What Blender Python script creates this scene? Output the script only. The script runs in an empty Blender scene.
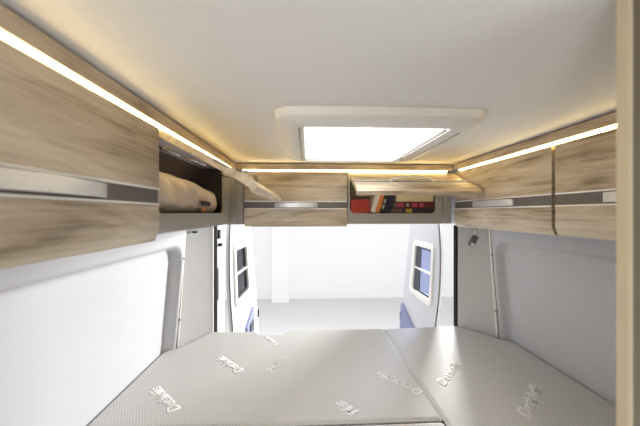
import bpy, bmesh, math, random
from mathutils import Vector, Matrix, noise
random.seed(4)
C = bpy.context.scene.collection
CZ = 1.60            # eye height above the van floor
BED = 0.92           # top of the mattress
PI = math.pi

def lin(r, g, b):
    def f(c):
        c /= 255.0
        return c / 12.92 if c <= 0.04045 else ((c + 0.055) / 1.055) ** 2.4
    return (f(r), f(g), f(b), 1.0)

# ------------------------------------------------------------------ materials
def new_mat(name):
    m = bpy.data.materials.new(name); m.use_nodes = True
    nt = m.node_tree
    return m, nt, nt.nodes, nt.links, nt.nodes['Principled BSDF']

def mat(name, rgb, rough=0.5, metal=0.0, var=0.04, scale=20.0, bump=0.0, emit=None, estr=0.0, spec=0.5, sheen=0.0):
    m, nt, N, L, b = new_mat(name)
    tc = N.new('ShaderNodeTexCoord'); nz = N.new('ShaderNodeTexNoise')
    nz.inputs['Scale'].default_value = scale; nz.inputs['Detail'].default_value = 4
    L.new(tc.outputs['Object'], nz.inputs['Vector'])
    cr = N.new('ShaderNodeValToRGB')
    c = lin(*rgb)
    cr.color_ramp.elements[0].position = 0.3; cr.color_ramp.elements[1].position = 0.7
    cr.color_ramp.elements[0].color = (c[0]*(1-var), c[1]*(1-var), c[2]*(1-var), 1)
    cr.color_ramp.elements[1].color = (min(1, c[0]*(1+var)), min(1, c[1]*(1+var)), min(1, c[2]*(1+var)), 1)
    L.new(nz.outputs['Fac'], cr.inputs['Fac']); L.new(cr.outputs['Color'], b.inputs['Base Color'])
    b.inputs['Roughness'].default_value = rough; b.inputs['Metallic'].default_value = metal
    b.inputs['Specular IOR Level'].default_value = spec
    b.inputs['Sheen Weight'].default_value = sheen
    if bump:
        bp = N.new('ShaderNodeBump'); bp.inputs['Strength'].default_value = bump; bp.inputs['Distance'].default_value = 0.002
        L.new(nz.outputs['Fac'], bp.inputs['Height']); L.new(bp.outputs['Normal'], b.inputs['Normal'])
    if emit:
        b.inputs['Emission Color'].default_value = lin(*emit); b.inputs['Emission Strength'].default_value = estr
    return m

def wood_mat(name, dark, mid, light):
    m, nt, N, L, b = new_mat(name)
    tc = N.new('ShaderNodeTexCoord'); oi = N.new('ShaderNodeObjectInfo')
    mul = N.new('ShaderNodeVectorMath'); mul.operation = 'SCALE'; mul.inputs['Scale'].default_value = 7.0
    comb = N.new('ShaderNodeCombineXYZ')
    for i in range(3): L.new(oi.outputs['Random'], comb.inputs[i])
    L.new(comb.outputs[0], mul.inputs[0])
    add = N.new('ShaderNodeVectorMath'); add.operation = 'ADD'
    L.new(tc.outputs['Object'], add.inputs[0]); L.new(mul.outputs[0], add.inputs[1])
    mp = N.new('ShaderNodeMapping'); mp.inputs['Scale'].default_value = (2.0, 10, 13)
    L.new(add.outputs[0], mp.inputs['Vector'])
    n1 = N.new('ShaderNodeTexNoise'); n1.inputs['Scale'].default_value = 1.3; n1.inputs['Detail'].default_value = 7
    n1.inputs['Roughness'].default_value = 0.55; n1.inputs['Distortion'].default_value = 1.1
    L.new(mp.outputs[0], n1.inputs['Vector'])
    mp2 = N.new('ShaderNodeMapping'); mp2.inputs['Scale'].default_value = (3.5, 90, 140)
    L.new(add.outputs[0], mp2.inputs['Vector'])
    n2 = N.new('ShaderNodeTexNoise'); n2.inputs['Scale'].default_value = 1.0; n2.inputs['Detail'].default_value = 3
    L.new(mp2.outputs[0], n2.inputs['Vector'])
    mx = N.new('ShaderNodeMix'); mx.data_type = 'FLOAT'; mx.inputs[0].default_value = 0.28
    L.new(n1.outputs['Fac'], mx.inputs[2]); L.new(n2.outputs['Fac'], mx.inputs[3])
    cr = N.new('ShaderNodeValToRGB'); e = cr.color_ramp.elements
    e[0].position = 0.33; e[0].color = lin(*dark); e[1].position = 0.63; e[1].color = lin(*light)
    x = e.new(0.46); x.color = lin(*mid)
    L.new(mx.outputs[0], cr.inputs['Fac']); L.new(cr.outputs['Color'], b.inputs['Base Color'])
    b.inputs['Roughness'].default_value = 0.42
    bp = N.new('ShaderNodeBump'); bp.inputs['Strength'].default_value = 0.08; bp.inputs['Distance'].default_value = 0.001
    L.new(n2.outputs['Fac'], bp.inputs['Height']); L.new(bp.outputs['Normal'], b.inputs['Normal'])
    return m

def fabric_mat(name, c_lo, c_hi, angle):
    m, nt, N, L, b = new_mat(name)
    tc = N.new('ShaderNodeTexCoord')
    mp = N.new('ShaderNodeMapping'); mp.vector_type = 'TEXTURE'
    mp.inputs['Rotation'].default_value = (0, 0, angle)
    L.new(tc.outputs['Object'], mp.inputs['Vector'])
    w = N.new('ShaderNodeTexWave'); w.wave_type = 'BANDS'; w.bands_direction = 'X'
    w.inputs['Scale'].default_value = 2 * PI / 20 / 0.0085 * 1.0
    w.inputs['Distortion'].default_value = 0.5; w.inputs['Detail'].default_value = 1; w.inputs['Detail Scale'].default_value = 0.5
    L.new(mp.outputs[0], w.inputs['Vector'])
    nz = N.new('ShaderNodeTexNoise'); nz.inputs['Scale'].default_value = 9; nz.inputs['Detail'].default_value = 5
    L.new(tc.outputs['Object'], nz.inputs['Vector'])
    mx = N.new('ShaderNodeMix'); mx.data_type = 'FLOAT'; mx.inputs[0].default_value = 0.35
    L.new(w.outputs['Fac'], mx.inputs[2]); L.new(nz.outputs['Fac'], mx.inputs[3])
    cr = N.new('ShaderNodeValToRGB'); e = cr.color_ramp.elements
    e[0].position = 0.05; e[0].color = lin(*c_lo); e[1].position = 0.9; e[1].color = lin(*c_hi)
    L.new(mx.outputs[0], cr.inputs['Fac']); L.new(cr.outputs['Color'], b.inputs['Base Color'])
    b.inputs['Roughness'].default_value = 0.75; b.inputs['Sheen Weight'].default_value = 0.15
    b.inputs['Specular IOR Level'].default_value = 0.3
    bp = N.new('ShaderNodeBump'); bp.inputs['Strength'].default_value = 0.25; bp.inputs['Distance'].default_value = 0.001
    L.new(w.outputs['Fac'], bp.inputs['Height']); L.new(bp.outputs['Normal'], b.inputs['Normal'])
    return m

def emit_mat(name, rgb, strength):
    m, nt, N, L, b = new_mat(name)
    b.inputs['Base Color'].default_value = lin(*rgb)
    b.inputs['Emission Color'].default_value = lin(*rgb); b.inputs['Emission Strength'].default_value = strength
    return m

def pane_mat(name, tint, clear, rough=0.05):
    """sheet of tinted glazing: partly see-through, partly glossy"""
    m, nt, N, L, b = new_mat(name)
    out = N['Material Output']
    t = N.new('ShaderNodeBsdfTransparent'); t.inputs['Color'].default_value = lin(*tint)
    b.inputs['Base Color'].default_value = lin(*tint); b.inputs['Roughness'].default_value = rough
    mix = N.new('ShaderNodeMixShader'); mix.inputs[0].default_value = clear
    L.new(b.outputs[0], mix.inputs[1]); L.new(t.outputs[0], mix.inputs[2]); L.new(mix.outputs[0], out.inputs['Surface'])
    return m

def frosted_mat(name):
    m, nt, N, L, b = new_mat(name)
    out = N['Material Output']
    t = N.new('ShaderNodeBsdfTransparent'); t.inputs['Color'].default_value = (0.97, 0.97, 0.97, 1)
    d = N.new('ShaderNodeBsdfTranslucent'); d.inputs['Color'].default_value = (0.95, 0.95, 0.95, 1)
    mix = N.new('ShaderNodeMixShader'); mix.inputs[0].default_value = 0.35
    L.new(t.outputs[0], mix.inputs[1]); L.new(d.outputs[0], mix.inputs[2]); L.new(mix.outputs[0], out.inputs['Surface'])
    return m

M = {}
M['wood'] = wood_mat('oak_laminate', (126, 108, 85), (182, 165, 141), (213, 200, 178))
M['ceiling'] = mat('ceiling_fabric', (240, 238, 235), 0.85, var=0.015, scale=60, bump=0.05)
M['wall'] = mat('wall_lining', (194, 194, 197), 0.6, var=0.01, scale=8)
M['pillar'] = mat('pillar_lining', (188, 187, 184), 0.6, var=0.015, scale=10)
M['grey_plastic'] = mat('grey_plastic', (168, 163, 156), 0.45, var=0.02)
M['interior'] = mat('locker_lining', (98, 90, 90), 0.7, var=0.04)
M['lilac'] = mat('locker_top_lining', (206, 202, 208), 0.6, var=0.02)
M['interior_light'] = mat('locker_lining_beige', (176, 166, 148), 0.7, var=0.03)
M['channel'] = mat('grip_channel', (108, 101, 97), 0.45, var=0.03)
M['alu'] = mat('brushed_aluminium', (226, 227, 228), 0.38, metal=0.55, var=0.03, scale=40)
M['alu_edge'] = mat('pale_edge_strip', (246, 244, 240), 0.35, metal=0.0, var=0.01)
M['steel'] = mat('steel', (190, 190, 192), 0.25, metal=0.9, var=0.02)
M['white_plastic'] = mat('white_plastic', (236, 233, 226), 0.4, var=0.01)
M['cream'] = mat('cream_laminate', (198, 186, 158), 0.5, var=0.02)
M['black'] = mat('black_rubber', (22, 22, 26), 0.6, var=0.05)
M['dark'] = mat('dark_plastic', (52, 52, 58), 0.4, var=0.05)
M['lamp_grey'] = mat('lamp_grey', (112, 112, 116), 0.35, metal=0.4, var=0.03)
M['panel_shaded'] = mat('shaded_partition', (104, 92, 70), 0.55, var=0.03)  # shade of the partition's unlit front face, put into the colour
M['door_white'] = mat('door_lining_white', (204, 204, 209), 0.4, var=0.01)
M['blue'] = mat('blue_grey_pocket', (128, 133, 168), 0.5, var=0.05)
M['tint'] = pane_mat('blue_tinted_acrylic', (206, 212, 234), 0.75)
M['tint_reflect'] = pane_mat('acrylic_dark_reflection', (24, 27, 40), 0.30)  # dark reflection in the left door window, put into the tint
M['frosted'] = frosted_mat('frosted_acrylic')
M['led'] = emit_mat('warm_led', (255, 230, 164), 15.0)
M['ground'] = mat('studio_floor_paint', (206, 206, 206), 0.5, var=0.015, scale=0.7)
M['studio'] = mat('studio_wall_paint', (249, 249, 249), 0.8, var=0.006, scale=0.6)
M['floor'] = mat('van_floor_vinyl', (120, 110, 100), 0.5, var=0.06)
M['fab_l'] = fabric_mat('ribbed_ticking', (188, 186, 182), (203, 201, 197), math.radians(30))
M['fab_r'] = fabric_mat('ribbed_ticking_turned', (188, 186, 182), (203, 201, 197), math.radians(-60))
M['text'] = mat('pale_woven_thread', (226, 224, 220), 0.9, var=0.02, spec=0.1)
M['text_faint'] = mat('faint_woven_thread', (216, 214, 209), 0.9, var=0.02, spec=0.1)
M['satin'] = mat('beige_satin', (224, 204, 180), 0.3, var=0.08, scale=9, bump=0.3, sheen=0.3)
M['paper'] = mat('page_paper', (222, 212, 190), 0.8, var=0.04, scale=120)
def cov(n, c): return mat(n, c, 0.5, var=0.05, scale=30)
M['b_red'] = cov('red_cloth_cover', (176, 58, 42)); M['b_white'] = cov('white_cover', (222, 214, 204))
M['b_orange'] = cov('orange_cover', (224, 136, 66)); M['b_black'] = cov('black_cover', (44, 38, 36))
M['b_navy'] = cov('navy_cover', (30, 36, 56)); M['b_cream'] = cov('cream_cover', (214, 200, 160))
M['b_maroon'] = cov('maroon_cover', (92, 26, 34)); M['b_dark'] = cov('charcoal_cover', (40, 36, 42))
M['b_yellow'] = cov('yellow_label', (188, 150, 44)); M['b_pink'] = cov('dusty_red_label', (178, 72, 84))
M['b_grey'] = cov('grey_label', (150, 150, 140)); M['b_brown'] = cov('brown_cover', (112, 74, 66))

# ------------------------------------------------------------------ helpers
def obj(name, bm, m, parent=None, loc=(0, 0, 0), smooth=False, bevel=0.0, seg=2):
    me = bpy.data.meshes.new(name)
    bmesh.ops.recalc_face_normals(bm, faces=bm.faces)
    bm.to_mesh(me); bm.free()
    if m is not None: me.materials.append(m)
    o = bpy.data.objects.new(name, me); C.objects.link(o)
    o.location = loc
    if parent: o.parent = parent
    if smooth:
        for p in me.polygons: p.use_smooth = True
    if bevel:
        md = o.modifiers.new('bevel', 'BEVEL'); md.width = bevel; md.segments = seg; md.limit_method = 'ANGLE'
        md.angle_limit = math.radians(40)
        for p in me.polygons: p.use_smooth = True
        try: me.set_sharp_from_angle(angle=math.radians(35))
        except Exception: pass
        md.harden_normals = False
    return o

def add_box(bm, x0, x1, y0, y1, z0, z1, mtx=None):
    vs = [bm.verts.new((x, y, z)) for x in (x0, x1) for y in (y0, y1) for z in (z0, z1)]
    for f in ((0, 1, 3, 2), (4, 6, 7, 5), (0, 4, 5, 1), (2, 3, 7, 6), (0, 2, 6, 4), (1, 5, 7, 3)):
        bm.faces.new([vs[i] for i in f])
    if mtx: bmesh.ops.transform(bm, matrix=mtx, verts=vs)
    return vs

def box(*a, mtx=None):
    bm = bmesh.new(); add_box(bm, *a, mtx=mtx); return bm

def add_prism(bm, pts, axis, a0, a1):
    """closed 2-D outline swept along an axis: x -> pts are (y,z), y -> (x,z), z -> (x,y)"""
    def P(p, a):
        return {'x': (a, p[0], p[1]), 'y': (p[0], a, p[1]), 'z': (p[0], p[1], a)}[axis]
    A = [bm.verts.new(P(p, a0)) for p in pts]; B = [bm.verts.new(P(p, a1)) for p in pts]
    n = len(pts)
    bm.faces.new(A); bm.faces.new(B[::-1])
    for i in range(n): bm.faces.new((A[i], B[i], B[(i+1) % n], A[(i+1) % n]))
    return A + B

def prism(pts, axis, a0, a1):
    bm = bmesh.new(); add_prism(bm, pts, axis, a0, a1); return bm

def add_tube(bm, pts, r, seg=10):
    pts = [Vector(p) for p in pts]; rings = []
    for i, p in enumerate(pts):
        d = (pts[min(i+1, len(pts)-1)] - pts[max(i-1, 0)]).normalized()
        u = d.orthogonal().normalized()
        if rings:
            u = (pu - d * pu.dot(d)).normalized()
        pu = u; v = d.cross(u)
        rr = r[i] if isinstance(r, (list, tuple)) else r
        rings.append([bm.verts.new(p + rr * (math.cos(2*PI*k/seg) * u + math.sin(2*PI*k/seg) * v)) for k in range(seg)])
    for a, b in zip(rings, rings[1:]):
        for k in range(seg): bm.faces.new((a[k], a[(k+1) % seg], b[(k+1) % seg], b[k]))
    bm.faces.new(rings[0][::-1]); bm.faces.new(rings[-1])

def tube(pts, r, seg=10):
    bm = bmesh.new(); add_tube(bm, pts, r, seg); return bm

def rrect(x0, x1, y0, y1, r, n=6):
    out = []
    for cx, cy, a in ((x1-r, y1-r, 0), (x0+r, y1-r, 90), (x0+r, y0+r, 180), (x1-r, y0+r, 270)):
        for k in range(n+1):
            t = math.radians(a + 90*k/n); out.append((cx + r*math.cos(t), cy + r*math.sin(t)))
    return out

def add_ring(bm, outer, inner, f0, f1):
    """frame between two outlines with the same number of points; f0/f1 turn a 2-D point into 3-D"""
    n = len(outer)
    R = [[bm.verts.new(f(p)) for p in loop] for loop, f in ((outer, f0), (inner, f0), (inner, f1), (outer, f1))]
    for a, b in ((0, 1), (1, 2), (2, 3), (3, 0)):
        for i in range(n):
            j = (i+1) % n; bm.faces.new((R[a][i], R[a][j], R[b][j], R[b][i]))

def tag(o, label=None, cat=None, group=None, kind=None):
    if label: o['label'] = label
    if cat: o['category'] = cat
    if group: o['group'] = group
    if kind: o['kind'] = kind
    return o

def thing(name, label, cat, loc=(0, 0, 0), rotz=0.0, group=None):
    o = bpy.data.objects.new(name, None); o.empty_display_size = 0.05; C.objects.link(o)
    o.location = loc; o.rotation_euler = (0, 0, rotz)
    return tag(o, label, cat, group)

def struct(name, bm, m, parent=None, **k):
    o = obj(name, bm, m, parent, **k)
    if not parent: o['kind'] = 'structure'
    return o

def H(h): return CZ + h

# ------------------------------------------------------------------ the setting
XL, XR, YR = -0.382, 0.790, 1.455          # front planes of the lockers
CEIL = H(0.265)
def hole_slab(x0, x1, y0, y1, hx0, hx1, hy0, hy1, z0, z1):
    bm = bmesh.new()
    add_ring(bm, [(x0, y0), (x1, y0), (x1, y1), (x0, y1)], [(hx0, hy0), (hx1, hy0), (hx1, hy1), (hx0, hy1)],
             lambda p: (p[0], p[1], z0), lambda p: (p[0], p[1], z1))
    return bm
SX0, SX1, SY0, SY1 = -0.012, 0.410, 0.765, 1.225   # roof opening
struct('ceiling', hole_slab(-0.80, 1.15, -1.10, 1.72, SX0, SX1, SY0, SY1, CEIL, CEIL + 0.05), M['ceiling'])
struct('floor', box(-0.80, 1.15, -1.10, 1.72, -0.04, 0.0), M['floor'])
struct('floor_studio', box(-14, 14, -8, 6.8, -0.62, -0.52), M['ground'])
struct('wall_studio', box(-14, 14, 6.8, 6.95, -0.62, 6.5), M['studio'])
struct('wall_front', box(-0.80, 1.15, -1.16, -1.10, 0.0, CEIL), M['door_white'])
struct('wall_column', box(-0.86, -0.44, 6.5, 6.8, -0.52, 6.5), M['studio'], bevel=0.01)

def side_wall(name, sgn, y0, y1, xb, rec_y1, depth, rec_top, m):
    """inner lining of a van side: leans inwards, with a soft-edged sunk panel.  xb: the sunk face at mattress height"""
    bm = bmesh.new()
    ny, nz = 260, 200
    z0, z1 = 0.0, CEIL
    grid = []
    rad = 0.075
    ry0 = y0 - 1.0
    for i in range(nz+1):
        z = z0 + (z1 - z0) * i / nz
        row = []
        for j in range(ny+1):
            y = y0 + (y1 - y0) * j / ny
            # signed distance to the rounded rectangle
            lean_y = -0.05 * (z - BED)
            cy, cz = (ry0 + rec_y1) / 2, (rec_top + 0.1) / 2
            hy, hz = (rec_y1 - ry0) / 2, (rec_top - 0.1) / 2
            qx = abs(y + lean_y*0 - cy) - hy + rad; qy = abs(z - cz) - hz + rad
            sd = math.hypot(max(qx, 0), max(qy, 0)) + min(max(qx, qy), 0) - rad
            t = min(1, max(0, (sd + 0.002) / 0.022)); t = t*t*(3-2*t)
            lean = 0.085 * (z - BED) if z > BED else 0.0
            x = xb - sgn * (lean + depth * t)
            row.append(bm.verts.new((x, y, z)))
        grid.append(row)
    for i in range(nz):
        for j in range(ny):
            bm.faces.new((grid[i][j], grid[i][j+1], grid[i+1][j+1], grid[i+1][j]))
    # outer skin so that the wall has thickness
    xo = xb + sgn * 0.06
    o00 = bm.verts.new((xo, y0, z0)); o01 = bm.verts.new((xo, y1, z0)); o10 = bm.verts.new((xo, y0, z1)); o11 = bm.verts.new((xo, y1, z1))
    bm.faces.new((o00, o10, o11, o01))
    bm.faces.new([grid[0][j] for j in range(ny+1)] + [o01, o00])
    bm.faces.new([grid[nz][j] for j in range(ny+1)][::-1] + [o10, o11])
    bm.faces.new([grid[i][0] for i in range(nz+1)][::-1] + [o00, o10])
    bm.faces.new([grid[i][ny] for i in range(nz+1)] + [o11, o01])
    return struct(name, bm, m, smooth=True)
REC_T = H(-0.175)
side_wall('wall_left', -1, -1.10, 1.425, -0.714, 1.385, 0.048, REC_T, M['wall'])
side_wall('wall_right', 1, 0.28, 1.470, 1.096, 1.435, 0.045, H(-0.165), M['wall'])

# cream partition edge in front of the right-hand lockers; shade on its front is painted brown
wp = struct('wall_partition', box(0.3702, 1.09, 0.2975, 0.3105, 0.0, CEIL - 0.001), M['panel_shaded'])
obj('partition_edge', box(0.365, 0.3700, 0.2965, 0.3115, 0.0, CEIL - 0.001), M['cream'], wp, bevel=0.002, seg=3)

def lean_panel(pts, lean, z0, z1, n=8):
    """closed plan outline swept upwards with a sideways lean (lean(z) -> dx)"""
    bm = bmesh.new(); R = []
    for i in range(n+1):
        z = z0 + (z1 - z0) * i / n
        R.append([bm.verts.new((x + lean(z), y, z)) for x, y in pts])
    k = len(pts)
    for a, b in zip(R, R[1:]):
        for i in range(k): bm.faces.new((a[i], a[(i+1) % k], b[(i+1) % k], b[i]))
    bm.faces.new(R[0][::-1]); bm.faces.new(R[-1])
    return bm
ll = lambda z: 0.06 * max(0, z - BED)
# rear pillars
struct('trim_1', lean_panel([(-0.655, 1.430), (-0.640, 1.455), (-0.566, 1.585), (-0.545, 1.608), (-0.545, 1.622), (-0.80, 1.622), (-0.80, 1.430)], lambda z: 0.0, 0.0, CEIL), M['pillar'], bevel=0.004)
struct('trim_2', lean_panel([(1.048, 1.475), (1.030, 1.500), (0.937, 1.605), (0.912, 1.630), (0.912, 1.642), (1.15, 1.642), (1.15, 1.475)], lambda z: 0.0, 0.0, CEIL), M['pillar'], bevel=0.004)
# thin beads that close the joint between wall lining and pillar
def bead(name, pts, w):
    return struct(name, tube(pts, w, 8), M['white_plastic'], smooth=True)
b1 = bead('trim_3', [(-0.660 + 0.062*(z-BED), 1.426, z) for z in [0.90 + k*0.06 for k in range(12)]], 0.0055)
b2 = bead('trim_4', [(1.042 - 0.075*(z-BED), 1.472, z) for z in [0.90 + k*0.06 for k in range(12)]], 0.0055)
for b, x, y, s in ((b1, -0.660, 1.426, 1), (b2, 1.042, 1.472, -1)):
    for z in (1.06, 1.37):
        xx = x + s*0.066*(z-BED)
        obj('clip', box(xx-0.008, xx+0.008, y-0.010, y+0.004, z-0.006, z+0.006), M['grey_plastic'], b, bevel=0.002)
# black rubber seals of the rear opening, white jamb on the left
def seal(name, pts): return struct(name, lean_panel(pts, lambda z: 0.0, 0.3, H(-0.075)), M['black'], bevel=0.003)
seal('trim_5', [(-0.565, 1.624), (-0.543, 1.624), (-0.530, 1.640), (-0.543, 1.656), (-0.565, 1.656)])
seal('trim_6', [(0.937, 1.644), (0.902, 1.640), (0.893, 1.654), (0.909, 1.668), (0.937, 1.668)])
struct('trim_7', lean_panel([(-0.580, 1.658), (-0.548, 1.658), (-0.546, 1.74), (-0.535, 1.80), (-0.570, 1.80)], lambda z: 0.0, 0.1, H(0.10)), M['door_white'], bevel=0.006)
# fittings on the left jamb: check strap, latch and brackets
ck = tag(obj('door_check', box(-0.545, -0.526, 1.665, 1.700, H(-0.155), H(-0.100)), M['dark'], bevel=0.004), 'small black door check at the top of the left rear opening', 'door check')
obj('strap', box(-0.546, -0.526, 1.70, 1.73, H(-0.205), H(-0.185)), M['dark'], ck, bevel=0.003)
obj('hinge_plate', box(-0.545, -0.535, 1.660, 1.685, H(-0.52), H(-0.33)), M['channel'], ck, bevel=0.003)

# header above the rear doors
struct('trim_8', box(-0.80, 1.15, 1.705, 1.76, H(-0.070), CEIL + 0.05), M['door_white'], bevel=0.006)

# fascias above the lockers
FZ0, FZ1 = H(0.2285), CEIL - 0.0055
def fascia(name, L, loc, rz):
    o = struct(name, box(0, L, -0.035, 0, 0, FZ1 - FZ0), M['wood'], loc=(loc[0], loc[1], FZ0), bevel=0.0015)
    o.rotation_euler.z = rz; return o
fascia('trim_9', 2.05, (XL + 0.003, YR - 0.003, 0), -PI/2)
fascia('trim_10', XR - XL - 0.01, (XR - 0.005, YR, 0), PI)
fascia('trim_11', YR - 0.315, (XR - 0.003, 0.312, 0), PI/2)

# ------------------------------------------------------------------ LED strips
def led(loc, rz, L, label):
    t = thing('led_strip_light', label, 'light strip', (loc[0], loc[1], H(0.2186)), rz, 'warm light strips above the lockers')
    obj('channel', box(0, L, -0.032, -0.0087, 0.0006, 0.0094), M['alu_edge'], t)
    obj('diffuser', prism([(-0.0085, 0.0050), (-0.0004, 0.0040), (-0.0004, 0.0094), (-0.0085, 0.0094)], 'x', 0.004, L-0.004), M['led'], t)
    return t
led((XL, 1.405, 0), -PI/2, 1.95, 'long warm light strip above the left-hand lockers')
led((0.755, YR, 0), PI, 1.10, 'warm light strip across the rear above the lockers and books')
led((XR, 0.315, 0), PI/2, 1.10, 'warm light strip above the right-hand lockers')

# ------------------------------------------------------------------ lockers
ZB = H(-0.0725)         # underside
HD, HT = 0.2900, 0.020  # door height, thickness
G0, G1 = 0.0925, 0.1365 # grip channel
def door_on(t, x0, x1, handle, theta=0.0, lip=True):
    """a flap hinged along its top edge; built with its hinge at its own origin"""
    w = x1 - x0
    z = lambda v: v - HD
    bm = bmesh.new()
    add_prism(bm, [(0, z(HD)), (0, z(G1)), (-0.006, z(G1)), (-0.006, z(G0)), (0, z(G0)), (0, z(0.026)), (-0.003, z(0.020)), (-0.011, z(0.0)), (-0.032, z(0.003)), (-0.022, z(0.024)), (-HT, z(0.06)), (-HT, z(HD))], 'x', 0, w)
    d = obj('door', bm, M['wood'], t, (x0, 0, HD), bevel=0.0012)
    obj('grip_channel', box(0.0005, w-0.0005, -0.0058, -0.0030, z(G0)+0.0002, z(G1)-0.0002), M['channel'], d)
    for a, b in ((G0, G0+0.0050), (G1-0.0055, G1)):
        obj('edge_strip', box(0.0006, w-0.0006, -0.0028, 0.0015, z(a)+0.0002, z(b)-0.0002), M['alu_edge'], d)
    h0, h1 = handle[0] - x0, handle[1] - x0
    n = 14; bm = bmesh.new()
    outer = [(h0 + (h1-h0)*k/n, 0.007 + 0.019*math.sin(PI*k/n)**0.6) for k in range(n+1)]
    inner = [(x, y-0.004) for x, y in outer][::-1]
    add_prism(bm, outer + inner, 'z', z(G0+0.0085), z(G1-0.0095))
    for k in (0, n):
        x = outer[k][0]; s = 0.012 if k == 0 else -0.012
        add_box(bm, min(x, x+s), max(x, x+s), -0.0028, 0.005, z(G0+0.010), z(G1-0.012))
    tag(obj('handle', bm, M['alu'], d, bevel=0.0012), 'brushed metal bow handle')
    d.rotation_euler.x = theta
    return d

def locker(label, loc, rz, L, D, opening=None, handle=None, theta=0.0, door=None, lining='interior', group='overhead lockers', post=0.0):
    t = thing('overhead_locker', label, 'locker', (loc[0], loc[1], ZB), rz, group)
    g = 0.0015; top = 0.300; f = -HT - 0.003
    bm = bmesh.new()
    if opening:      # five boards, open at the front
        fl, dz = 0.060, 0.012
        add_box(bm, g, L-g, -D, f-0.012, fl, fl + dz)
        pass
        add_box(bm, g, g+0.010, -D, -0.037, fl+dz, top); add_box(bm, L-g-0.010, L-g, -D, -0.037, fl+dz, top)
        add_box(bm, g+0.010, L-g-0.010, -D, -D+0.008, fl+dz, top)
        add_prism(bm, [(-D+0.008, fl+dz), (-D+0.014, fl+dz), (-D+0.026, 0.17), (-D+0.062, top), (-D+0.008, top)], 'x', g+0.010, L-g-0.010)
        obj('carcass', bm, M[lining], t)
        tag(obj('top_board', box(g, L-g, -D, -0.037, top, top + 0.0365), M['lilac'], t), 'pale top board')
        x0, x1, z0, z1 = opening
        bm = bmesh.new()
        if post: obj('corner_post', box(g, post-0.002, f-0.0115, f+0.003, 0.0155, 0.283), M['grey_plastic'], t, bevel=0.004)
        o = rrect(post+0.0005+g, L-g, 0.015, 0.2865, 0.003); i = rrect(x0, x1, z0, z1, 0.030)
        add_ring(bm, o, i, lambda p: (p[0], f, p[1]), lambda p: (p[0], f-0.0115, p[1]))
        obj('front_surround', bm, M['grey_plastic'], t, bevel=0.002)
    else:
        add_box(bm, g, L-g, -D, f, 0.004, 0.286); add_box(bm, g, L-g, -D, -0.037, 0.286, top + 0.0365)
        obj('carcass', bm, M['grey_plastic'], t)
    d = door_on(t, door[0] if door else g+0.0005, door[1] if door else L-g-0.0005, handle, theta)
    if opening:      # two stays holding the flap up
        for sx in (opening[0] + 0.02, opening[1] - 0.02):
            p = Vector((sx, -0.05, 0.262)); q = Vector((sx, 0.10, HD - 0.085))
            s = obj('stay', tube([p, p.lerp(q, 0.55)], 0.0050, 10), M['steel'], t, smooth=True)
            obj('piston_rod', tube([p.lerp(q, 0.5), q], 0.0030, 8), M['steel'], s, smooth=True)
    return t
T0 = math.radians(61.4)
# left side: local x runs towards the camera, local y out into the room
yb = 0.729
locker('closed oak locker on the left wall nearest the viewer, long metal handle', (XL, yb-0.003, 0), -PI/2, 0.637, 0.222, handle=(0.195, 0.440))
Lo = 1.448 - yb
left_open = locker('open locker on the left wall with beige bedding inside, flap raised', (XL, 1.448, 0), -PI/2, Lo, 0.222,
    opening=(0.100, Lo-0.025, 0.0725, 0.2815), handle=(0.235, 0.475), theta=T0, door=(0.055, Lo-0.002), lining='interior')
# rear: local x runs to the left
locker('closed oak locker above the rear doorway left of the books', (0.210, YR, 0), PI, 0.546, 0.2496, handle=(0.160, 0.386))
rear_open = locker('open locker above the rear doorway holding books, flap raised', (0.787, YR, 0), PI, 0.575, 0.2496,
    opening=(0.088, 0.560, 0.0700, 0.268), post=0.045, handle=(0.185, 0.400), theta=math.radians(67.5), door=(0.006, 0.572), lining='interior_light')
# right: local x runs away from the camera
locker('closed oak locker at the far end of the right wall, handle near the rear corner', (XR, 0.857, 0), PI/2, 0.596, 0.20, handle=(0.165, 0.420))
locker('closed oak locker on the right wall nearest the viewer, beside the cream partition', (XR, 0.313, 0), PI/2, 0.536, 0.20, handle=(0.150, 0.385))
# filler posts in the two rear corners
struct('trim_12', lean_panel([(-0.418, 1.452), (-0.372, 1.452), (-0.372, 1.462), (-0.340, 1.470), (-0.338, 1.52), (-0.418, 1.52)], lambda z: 0, H(-0.062), H(0.2145)), M['grey_plastic'], bevel=0.002)

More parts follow.
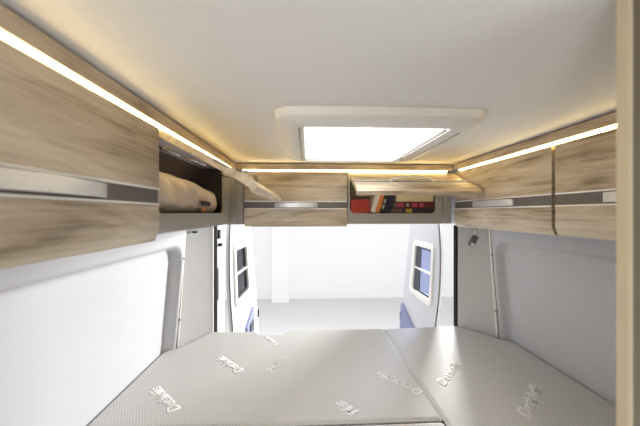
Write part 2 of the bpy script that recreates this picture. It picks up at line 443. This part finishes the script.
# ------------------------------------------------------------------ things inside the lockers
def bedding():
    bm = bmesh.new()
    nu, nv = 90, 48
    x0, x1 = -0.576, -0.434; y0, y1 = 0.755, 1.388; zf = H(0.0005)
    rings = []
    for i in range(nu+1):
        u = i / nu
        y = y0 + (y1 - y0) * u
        e = max(0.0, (u - 0.86) / 0.14); e0 = max(0.0, (0.06 - u) / 0.06)
        cap = math.sqrt(max(0.0, 1 - e*e)) * math.sqrt(max(0.0, 1 - e0*e0))
        ht = (0.146 - 0.044*u) * (0.30 + 0.70*cap)
        dp = (x1 - x0) / 2 * (0.25 + 0.75*cap)
        row = []
        for j in range(nv):
            a = 2*PI*j/nv
            ca, sa = math.cos(a), math.sin(a)
            px = math.copysign(abs(ca)**0.62, ca); pz = math.copysign(abs(sa)**0.72, sa)
            x = (x0+x1)/2 + 0.0 + dp*px; z = zf + ht/2 + ht/2*pz
            if sa > -0.75:
                w = min(1, (sa + 0.75) * 2)
                v = Vector((x*9, y*7, z*9))
                d = 0.007 * noise.noise(v) + 0.0035 * noise.noise(v * 2.7)
                d += 0.024 * (abs(math.sin((y*1.0 + z*0.9) * 26 + 1.8*noise.noise(v*0.8))) - 0.75) * max(0, 1 - u*1.15) * max(0, ca) * min(1, max(0, 0.9 - sa))
                x += w * d * px; z += w * d * max(pz, -0.2)
            x = min(x, -0.4195)
            row.append(bm.verts.new((x, y, max(z, zf))))
        rings.append(row)
    for a, b in zip(rings, rings[1:]):
        for k in range(nv): bm.faces.new((a[k], a[(k+1) % nv], b[(k+1) % nv], b[k]))
    bm.faces.new(rings[0][::-1]); bm.faces.new(rings[-1])
    o = tag(obj('folded_bedding', bm, M['satin'], smooth=True), 'folded beige satin bedding lying in the open left locker', 'bedding')
    tg = obj('care_tag', box(-0.430, -0.4225, 1.125, 1.215, H(0.030), H(0.048)), M['dark'], o, bevel=0.001)
    obj('stitched_emblem', box(-0.430, -0.4225, 1.125, 1.165, H(0.006), H(0.017)), M['b_orange'], o, bevel=0.001)
    return o
bedding()

BZ = H(0.0003)
def book(label, x, y, w, dpt, h, cov_m, lean=0.0, group=None, flat=False, z=BZ, bands=()):
    """spine faces the viewer (-Y).  upright: w = thickness along X.  flat: w = length along X, h = thickness"""
    t = thing('book', label, 'book', (x, y, z + w*math.sin(lean)), 0, group)
    if lean: t.rotation_euler.y = lean
    c = 0.0022
    bm = bmesh.new()
    if flat:
        add_box(bm, 0, w, 0, dpt, 0, c); add_box(bm, 0, w, 0, dpt, h-c, h); add_box(bm, 0, w, 0, c, c, h-c)
        pb = box(0.003, w-0.003, c, dpt-0.003, c, h-c)
    else:
        add_box(bm, 0, c, 0, dpt, 0, h); add_box(bm, w-c, w, 0, dpt, 0, h); add_box(bm, c, w-c, 0, c, 0, h)
        pb = box(c, w-c, c, dpt-0.003, 0.003, h-0.003)
    obj('cover', bm, cov_m, t)
    obj('page_block', pb, M['paper'], t)
    for (a0, a1, b0, b1, m) in bands:
        obj('spine_label', box(a0, a1, -0.0006, 0.0, b0, b1), m, t)
    return t
yk = 1.492
G = 'books in the rear locker'
book('thick red book standing at the left end of the row', 0.235, yk, 0.104, 0.16, 0.074, M['b_red'], group=G, bands=((0.092, 0.095, 0.002, 0.072, M['b_brown']),))
a = math.radians(17)
def lb(x): return x
book('white book leaning right beside the red book', 0.3420, yk+0.002, 0.026, 0.13, 0.116, M['b_white'], lean=a, group=G)
book('thin orange book leaning between the white and the black book', 0.3695, yk, 0.020, 0.13, 0.118, M['b_orange'], lean=a, group=G)
book('black book with pale spine lettering leaning beside the orange book', 0.3912, yk+0.001, 0.024, 0.13, 0.117, M['b_black'], lean=a, group=G,
     bands=((0.006, 0.018, 0.020, 0.045, M['b_grey']), (0.006, 0.018, 0.055, 0.075, M['b_grey'])))
book('navy book leaning against the lying stack of books', 0.4172, yk, 0.026, 0.13, 0.113, M['b_navy'], lean=a, group=G)
book('charcoal book with yellow spine label, bottom of the lying stack', 0.4680, yk, 0.226, 0.15, 0.026, M['b_dark'], group=G, flat=True,
     bands=((0.070, 0.105, 0.003, 0.023, M['b_yellow']), (0.004, 0.050, 0.006, 0.020, M['b_brown'])))
book('dark maroon book with red spine labels in the middle of the lying stack', 0.4850, yk+0.002, 0.210, 0.145, 0.036, M['b_maroon'], group=G, flat=True, z=BZ+0.0265,
     bands=((0.006, 0.040, 0.007, 0.029, M['b_pink']), (0.056, 0.072, 0.009, 0.027, M['b_grey']), (0.088, 0.118, 0.006, 0.030, M['b_pink']), (0.130, 0.155, 0.007, 0.029, M['b_pink'])))
book('thick cream book on top of the lying stack', 0.4870, yk+0.004, 0.207, 0.145, 0.038, M['b_cream'], group=G, flat=True, z=BZ+0.0630)

# ------------------------------------------------------------------ roof light
def rooflight():
    t = thing('roof_light', 'white square roof light with glowing frosted pane and blind rail', 'roof light', ((SX0+SX1)/2, (SY0+SY1)/2, CEIL))
    cx, cy = (SX0+SX1)/2, (SY0+SY1)/2
    ox0, ox1, oy0, oy1 = -0.085-cx, 0.470-cx, 0.685-cy, 1.290-cy
    ix0, ix1, iy0, iy1 = SX0-cx, SX1-cx, SY0-cy, SY1-cy
    def bow(pts, k):   # outline with softly bowed sides
        out = []
        for x, y in pts:
            fx = 1 - ((2*x-ox0-ox1)/(ox1-ox0))**2; fy = 1 - ((2*y-oy0-oy1)/(oy1-oy0))**2
            out.append((x + k*fy*(1 if x > (ox0+ox1)/2 else -1)*abs((2*x-ox0-ox1)/(ox1-ox0))**6, y + k*fx*(1 if y > (oy0+oy1)/2 else -1)*abs((2*y-oy0-oy1)/(oy1-oy0))**6))
        return out
    n = 10
    def edge(x0, x1, y0, y1, r):
        # rounded rectangle with points along the straight sides too
        base = rrect(x0, x1, y0, y1, r, 8); out = []
        for a, b in zip(base, base[1:] + base[:1]):
            d = math.hypot(b[0]-a[0], b[1]-a[1]); out.append(a)
            if d > 0.15:
                for k in range(1, n): out.append((a[0]+(b[0]-a[0])*k/n, a[1]+(b[1]-a[1])*k/n))
        return out
    loops = [(bow(edge(ox0, ox1, oy0, oy1, 0.040), 0.010), -0.0005), (bow(edge(ox0+0.004, ox1-0.004, oy0+0.004, oy1-0.004, 0.040), 0.010), -0.020),
             (bow(edge(ox0+0.016, ox1-0.016, oy0+0.016, oy1-0.016, 0.036), 0.010), -0.029), (edge(ix0-0.028, ix1+0.028, iy0-0.028, iy1+0.028, 0.016), -0.031),
             (edge(ix0-0.0, ix1+0.0, iy0, iy1, 0.010), -0.026), (edge(ix0+0.001, ix1-0.001, iy0+0.001, iy1-0.001, 0.010), 0.049)]
    bm = bmesh.new(); R = [[bm.verts.new((x, y, z)) for x, y in lp] for lp, z in loops]
    R.append([bm.verts.new((x*0+v.co.x, v.co.y, v.co.z)) for v in R[0] for x in (0,)])
    for a, b in zip(R[:-1], R[1:-1]):
        k = len(a)
        for i in range(k): bm.faces.new((a[i], a[(i+1) % k], b[(i+1) % k], b[i]))
    for v in R[-1]: bm.verts.remove(v)
    fr = obj('frame', bm, M['white_plastic'], t, smooth=True)
    fr.data.set_sharp_from_angle(angle=math.radians(38))
    # roller-blind rails with their catches
    for x, w in ((ix1-0.022, 0.005), (ix0-0.012, 0.006)):
        r = obj('blind_rail', box(x-w/2, x+w/2, iy0-0.004, iy1+0.012, -0.0345, -0.0280), M['grey_plastic'], t, bevel=0.001)
        obj('catch', box(x-0.005, x+0.005, iy1-0.10, iy1-0.075, -0.0385, -0.0345), M['grey_plastic'], r, bevel=0.001)
    obj('blind_end_bar', box(ix0, ix1, iy1+0.0005, iy1+0.012, -0.0335, -0.0270), M['white_plastic'], t, bevel=0.001)
    obj('blind_slot', box(ix1+0.030, ix1+0.034, iy0+0.02, iy1-0.02, -0.0325, -0.0275), M['grey_plastic'], t)
    dome = bmesh.new()
    rr = edge(ix0+0.0015, ix1-0.0015, iy0+0.0015, iy1-0.0015, 0.0095)
    add_prism(dome, rr, 'z', -0.0225, -0.0185)
    p = obj('pane', dome, M['frosted'], t)
    kb = bmesh.new()
    bmesh.ops.create_cone(kb, cap_ends=True, segments=28, radius1=0.030, radius2=0.034, depth=0.006, matrix=Matrix.Translation((-0.05, -0.165, -0.0265)))
    k = obj('knob', kb, M['frosted'], t, bevel=0.002)
    kb = bmesh.new()
    bmesh.ops.create_cone(kb, cap_ends=True, segments=20, radius1=0.013, radius2=0.015, depth=0.005, matrix=Matrix.Translation((-0.05, -0.165, -0.0322)))
    obj('knob_cap', kb, M['frosted'], k, bevel=0.002)
    return t
rooflight()

# ------------------------------------------------------------------ bed
bp_ = thing('bed_platform', 'pale bed platform under the three mattress cushions', 'bed base', (0.2, 0.9, 0))
obj('base_panel', box(-0.690, 0.830, -0.575, 0.58, 0.765, 0.795), M['cream'], bp_, bevel=0.003)
obj('front_panel', box(-0.685, 0.150, -0.575, -0.555, 0.0, 0.765), M['cream'], bp_, bevel=0.003)
obj('support_panel', box(-0.685, 0.690, 0.54, 0.56, 0.0, 0.765), M['cream'], bp_, bevel=0.003)

def lettering(s, start, end, m, parent, hscale=1.0, clip_y=None, cap=0.044):
    cu = bpy.data.curves.new('t', 'FONT'); cu.body = s; cu.size = 1.0; cu.offset = 0.036; cu.shear = 0.12
    cu.extrude = 0.0; cu.resolution_u = 3
    o = bpy.data.objects.new('t', cu); C.objects.link(o)
    bpy.context.view_layer.update()
    me = bpy.data.meshes.new_from_object(o.evaluated_get(bpy.context.evaluated_depsgraph_get()))
    bpy.data.objects.remove(o); bpy.data.curves.remove(cu)
    bm = bmesh.new(); bm.from_mesh(me); bpy.data.meshes.remove(me)
    xs = [v.co.x for v in bm.verts]; ys = [v.co.y for v in bm.verts]
    x0, x1, y0, y1 = min(xs), max(xs), min(ys), max(ys)
    d = Vector((end[0]-start[0], end[1]-start[1])); L = d.length; d.normalize(); n = Vector((-d.y, d.x))
    for v in bm.verts:
        a = (v.co.x - x0)/(x1-x0)*L; b = ((v.co.y - y0)/(y1-y0) - 0.5)*cap
        v.co = Vector((start[0] + d.x*a + n.x*b, start[1] + d.y*a + n.y*b, BED + 0.0005))
    g = bmesh.ops.extrude_face_region(bm, geom=bm.faces[:])
    bmesh.ops.translate(bm, verts=[e for e in g['geom'] if isinstance(e, bmesh.types.BMVert)], vec=(0, 0, -0.0005))
    return tag(obj('woven_lettering', bm, m, parent), 'pale woven lettering')

def cushion(label, plan, m):
    bm = prism(plan, 'z', 0.7955, BED)
    o = obj('mattress_cushion', bm, m, bevel=0.014, seg=4)
    return tag(o, label, 'mattress', 'mattress cushions of the rear bed')
GX = 0.4465
ca = cushion('wide grey ribbed mattress cushion at the rear left, notched rear edge', [(-0.712, 0.890), (GX-0.003, 0.890), (GX-0.003, 1.605), (-0.105, 1.618), (-0.150, 1.555), (-0.260, 1.555), (-0.300, 1.600), (-0.540, 1.605), (-0.556, 1.590), (-0.645, 1.430), (-0.712, 1.382)], M['fab_l'])
cb = cushion('long grey ribbed mattress cushion along the right wall', [(GX+0.003, 0.330), (1.090, 0.330), (1.090, 1.402), (1.034, 1.455), (1.014, 1.494), (0.902, 1.615), (0.895, 1.630), (GX+0.003, 1.602)], M['fab_r'])
cc = cushion('grey ribbed mattress cushion at the lower left nearest the viewer', [(-0.712, 0.330), (GX-0.003, 0.330), (GX-0.003, 0.883), (-0.712, 0.883)], M['fab_l'])
def piping(par, pts):
    obj('piping', tube([(x, y, BED - 0.007) for x, y in pts], 0.0042, 8), M['channel'] if par is None else par.data.materials[0], par, smooth=True)
piping(ca, [(-0.66, 0.8915), (GX-0.006, 0.8915), (GX-0.0045, 0.895), (GX-0.0045, 1.59)])
piping(cb, [(GX+0.0045, 0.34), (GX+0.0045, 1.592)])
W = 'Dethleffs'
lettering(W, (-0.456, 0.964), (-0.600, 1.094), M['text'], ca)
lettering(W, (-0.290, 1.190), (-0.428, 1.320), M['text'], ca)
lettering(W, (-0.165, 1.425), (-0.235, 1.525), M['text'], ca, cap=0.03)
lettering(W, (0.428, 1.016), (0.288, 1.154), M['text'], ca)
lettering('ffs', (0.165, 0.918), (0.100, 0.985), M['text'], ca)
lettering(W, (-0.175, 1.185), (-0.105, 1.30), M['text_faint'], ca, cap=0.03)
lettering(W, (0.522, 1.068), (0.680, 1.225), M['text'], cb)
lettering(W, (0.722, 0.893), (0.908, 1.052), M['text'], cb)

# ------------------------------------------------------------------ rear doors (open)
def rear_door(name, sgn, xh, xf, yh, yf_top, yf_bot):
    """white panelled van door standing open; sgn -1 left, +1 right"""
    zt, zb = H(0.12), 0.05
    wz0, wz1 = H(-0.665), H(-0.245)
    wa, wb = (0.14, 0.68) if sgn < 0 else (0.15, 0.74)
    us = [0, 0.22, wa, wb, 1.0]
    us = sorted(set(us + [k/12 for k in range(13)]))
    vs = sorted(set([zb, wz0, wz1, zt] + [zb + (zt-zb)*k/16 for k in range(17)]))
    def P(u, z):
        hb = 0.055 * min(1.6, ((z - H(-0.33))/0.37)**2)
        y0 = yh + hb * 0.9
        f = (z - H(-0.05)) / (H(-0.70) - H(-0.05)); f = max(-0.3, min(1.6, f))
        y1 = yf_top + (yf_bot - yf_top) * f
        return (xh + (xf - xh)*u, y0 + (y1 - y0)*u, z)
    def grid_obj(off, thin=None):
        if thin: return {(i, j): bm.verts.new((P(u, z)[0] + sgn*(thin + (abs(off)-thin)*min(1, u/0.22)), P(u, z)[1], z)) for i, u in enumerate(us) for j, z in enumerate(vs)}
        if True:
          pass
        return {(i, j): bm.verts.new((P(u, z)[0] + off, P(u, z)[1], z)) for i, u in enumerate(us) for j, z in enumerate(vs)}
    bm = bmesh.new(); A = grid_obj(0); B = grid_obj(sgn*0.055, 0.02)
    def solid(i, j):
        um, zm = (us[i]+us[i+1])/2, (vs[j]+vs[j+1])/2
        return not (wa < um < wb and wz0 < zm < wz1)
    nu, nv = len(us)-1, len(vs)-1
    for i in range(nu):
        for j in range(nv):
            if not solid(i, j): continue
            bm.faces.new((A[i, j], A[i+1, j], A[i+1, j+1], A[i, j+1])); bm.faces.new((B[i, j], B[i, j+1], B[i+1, j+1], B[i+1, j]))
            for (di, dj, p, q) in ((-1, 0, (i, j), (i, j+1)), (1, 0, (i+1, j), (i+1, j+1)), (0, -1, (i, j), (i+1, j)), (0, 1, (i, j+1), (i+1, j+1))):
                a, b = i+di, j+dj
                if not (0 <= a < nu and 0 <= b < nv) or not solid(a, b):
                    bm.faces.new((A[p], A[q], B[q], B[p]))
    d = struct(name, bm, M['door_white'], smooth=True); d.data.set_sharp_from_angle(angle=math.radians(40))
    # window: raised rounded frame, tinted pane (left one darkened to carry a reflection), sliding bar
    def S(off): return lambda p: (P(p[0], p[1])[0] + off, P(p[0], p[1])[1], p[1])
    bm = bmesh.new()
    o = [(wa - 0.02 + p[0]*(wb - wa + 0.04), wz0 - 0.022 + p[1]*(wz1 - wz0 + 0.044)) for p in rrect(0, 1, 0, 1, 0.10, 5)]
    i_ = [(wa + 0.035 + p[0]*(wb - wa - 0.08), wz0 + 0.022 + p[1]*(wz1 - wz0 - 0.044)) for p in rrect(0, 1, 0, 1, 0.07, 5)]
    add_ring(bm, o, i_, S(-sgn*0.016), S(0.0))
    fr = obj('window_frame', bm, M['white_plastic'], d, bevel=0.004)
    bm = bmesh.new()
    o2 = [(wa + 0.032 + p[0]*(wb - wa - 0.074), wz0 + 0.020 + p[1]*(wz1 - wz0 - 0.040)) for p in rrect(0, 1, 0, 1, 0.07, 5)]
    i2 = [(wa + 0.060 + p[0]*(wb - wa - 0.130), wz0 + 0.038 + p[1]*(wz1 - wz0 - 0.076)) for p in rrect(0, 1, 0, 1, 0.05, 5)]
    add_ring(bm, o2, i2, S(sgn*0.004), S(sgn*0.018))
    obj('window_gasket', bm, M['black'], d)
    bm = bmesh.new()
    f0, f1 = S(sgn*0.010), S(sgn*0.014)
    a = [bm.verts.new(f0(p)) for p in o2]; b = [bm.verts.new(f1(p)) for p in o2]
    bm.faces.new(a); bm.faces.new(b[::-1])
    for k in range(len(a)): bm.faces.new((a[k], b[k], b[(k+1) % len(a)], a[(k+1) % len(a)]))
    obj('window_pane', bm, M['tint_reflect'] if sgn < 0 else M['tint'], d)
    zc = H(-0.45)
    bm = bmesh.new(); f0, f1 = S(-sgn*0.004), S(sgn*0.009)
    vs_ = [bm.verts.new(f(p)) for f in (f0, f1) for p in ((wa+0.035, zc-0.008), (wb-0.045, zc-0.008), (wb-0.045, zc+0.006), (wa+0.035, zc+0.006))]
    for f in ((0, 1, 2, 3), (7, 6, 5, 4), (0, 4, 5, 1), (1, 5, 6, 2), (2, 6, 7, 3), (3, 7, 4, 0)): bm.faces.new([vs_[k] for k in f])
    bar = obj('blind_bar', bm, M['alu_edge'], d)
    if sgn > 0:   # dark folded blind on the far side of the right-hand window
        bm = bmesh.new(); f0, f1 = S(0.002), S(sgn*0.009)
        vs_ = [bm.verts.new(f(p)) for f in (f0, f1) for p in ((0.52, wz0+0.03), (0.69, wz0+0.03), (0.69, wz1-0.03), (0.56, wz1-0.03))]
        for f in ((0, 1, 2, 3), (7, 6, 5, 4), (0, 4, 5, 1), (1, 5, 6, 2), (2, 6, 7, 3), (3, 7, 4, 0)): bm.faces.new([vs_[k] for k in f])
        obj('folded_blind', bm, M['dark'], d)
    # lower pocket with a sloping top edge
    bm = bmesh.new()
    out = [(0.52, H(-0.97)), (0.99, H(-0.845)), (0.99, H(-1.30)), (0.52, H(-1.30))] if sgn > 0 else [(0.42, H(-0.945)), (0.74, H(-0.845)), (0.74, H(-1.30)), (0.42, H(-1.30))]
    f0, f1 = S(-sgn*0.022), S(0.0)
    vs_ = [bm.verts.new(f(p)) for f in (f0, f1) for p in out]
    for f in ((0, 1, 2, 3), (7, 6, 5, 4), (0, 4, 5, 1), (1, 5, 6, 2), (2, 6, 7, 3), (3, 7, 4, 0)): bm.faces.new([vs_[k] for k in f])
    tag(obj('door_pocket', bm, M['blue'], d, bevel=0.004), 'blue-grey lower pocket')
    if sgn < 0:   # dark moulded grip in the left pocket
        q0, q1 = P(0.50, H(-0.99)), P(0.66, H(-0.99))
        obj('pocket_grip', box(q0[0]+0.020, q0[0]+0.032, q0[1], q1[1], H(-1.04), H(-0.945)), M['dark'], d, bevel=0.004)
    obj('edge_seal', tube([(P(0, z_)[0] - sgn*0.002, P(0, z_)[1] - 0.002, z_) for z_ in vs], 0.0055, 8), M['channel'], d, smooth=True)
    pz = P(1.0, H(-0.98))
    obj('latch', box(pz[0]-0.012, pz[0]+0.02*sgn if sgn > 0 else pz[0]+0.012, pz[1]-0.005, pz[1]+0.02, H(-1.03), H(-0.96)), M['black'], d, bevel=0.003)
    return d
rear_door('door_1', -1, -0.530, -0.500, 1.875, 2.41, 2.65)
rear_door('door_2', 1, 0.900, 0.900, 1.830, 2.37, 2.54)

# ------------------------------------------------------------------ reading lamp and hook
rl = thing('reading_lamp', 'small grey reading lamp hanging below the right-hand locker at the rear', 'lamp', (0.900, 1.43, ZB))
obj('mount', box(-0.016, 0.016, -0.012, 0.012, -0.008, 0.003), M['dark'], rl, bevel=0.002)
obj('arm', tube([(-0.006, 0, -0.006), (-0.008, 0, -0.035), (-0.006, 0, -0.052)], 0.0065, 10), M['alu'], rl, smooth=True)
mt = Matrix.Translation((-0.018, 0, -0.075)) @ Matrix.Rotation(math.radians(30), 4, 'Y')
obj('lamp_head', box(-0.014, 0.014, -0.010, 0.010, -0.032, 0.028, mtx=mt), M['lamp_grey'], rl, bevel=0.003)
obj('lens', box(-0.010, 0.010, -0.0115, -0.0095, -0.030, -0.016, mtx=mt), M['alu_edge'], rl)
hk = tag(obj('coat_hook', box(-0.613, -0.588, 1.478, 1.496, H(-0.106), H(-0.096)), M['black'], bevel=0.002), 'tiny black hook high on the left rear pillar', 'hook')

# ------------------------------------------------------------------ light
w = bpy.data.worlds.new('World'); bpy.context.scene.world = w; w.use_nodes = True
bg = w.node_tree.nodes['Background']; bg.inputs['Color'].default_value = (0.96, 0.98, 1.0, 1); bg.inputs['Strength'].default_value = 0.87

def area(name, loc, target, sx, sy, power, rgb=(1, 1, 1), spread=180):
    l = bpy.data.lights.new(name, 'AREA'); l.shape = 'RECTANGLE'; l.size = sx; l.size_y = sy; l.energy = power; l.color = rgb
    o = bpy.data.objects.new(name, l); C.objects.link(o); o.location = loc
    l.spread = math.radians(spread)
    o.rotation_euler = (Vector(target) - Vector(loc)).to_track_quat('-Z', 'Y').to_euler()
    return o
area('side_door_daylight', (1.45, -0.45, 0.55), (0.30, 0.45, 1.87), 1.0, 0.8, 1.0, (0.97, 0.985, 1), 100)
area('studio_softbox', (2.1, 4.9, 2.45), (0.1, 1.2, 0.9), 2.4, 1.0, 45)
area('front_fill', (-0.60, -0.95, 1.35), (0.75, 1.3, 1.65), 0.7, 0.6, 14.5, (1, 0.99, 0.97))  # added fill light for the right and rear lockers, no real source there
area('studio_lamp', (1.95, 3.70, 1.60), (0.8, 1.6, 0.95), 0.30, 0.35, 170)
area('roof_daylight', (0.19, 1.0, 3.2), (0.19, 1.0, 0.0), 1.6, 1.6, 60)

# ------------------------------------------------------------------ camera
cam = bpy.data.cameras.new('Camera'); co = bpy.data.objects.new('Camera', cam); C.objects.link(co)
co.location = (0, 0, CZ); co.rotation_euler = (PI/2, 0, math.radians(-2.5))
cam.sensor_width = 36; cam.lens = 36 * 275 / 640; cam.clip_start = 0.02
cam.dof.use_dof = True; cam.dof.focus_distance = 1.35; cam.dof.aperture_fstop = 2.8
sc = bpy.context.scene; sc.camera = co
sc.view_settings.view_transform = 'Standard'; sc.view_settings.look = 'None'
sc.view_settings.gamma = 1; sc.view_settings.use_curve_mapping = False
sc.view_settings.exposure = 0.28
sc.cycles.max_bounces = 12; sc.cycles.diffuse_bounces = 8; sc.cycles.transparent_max_bounces = 12
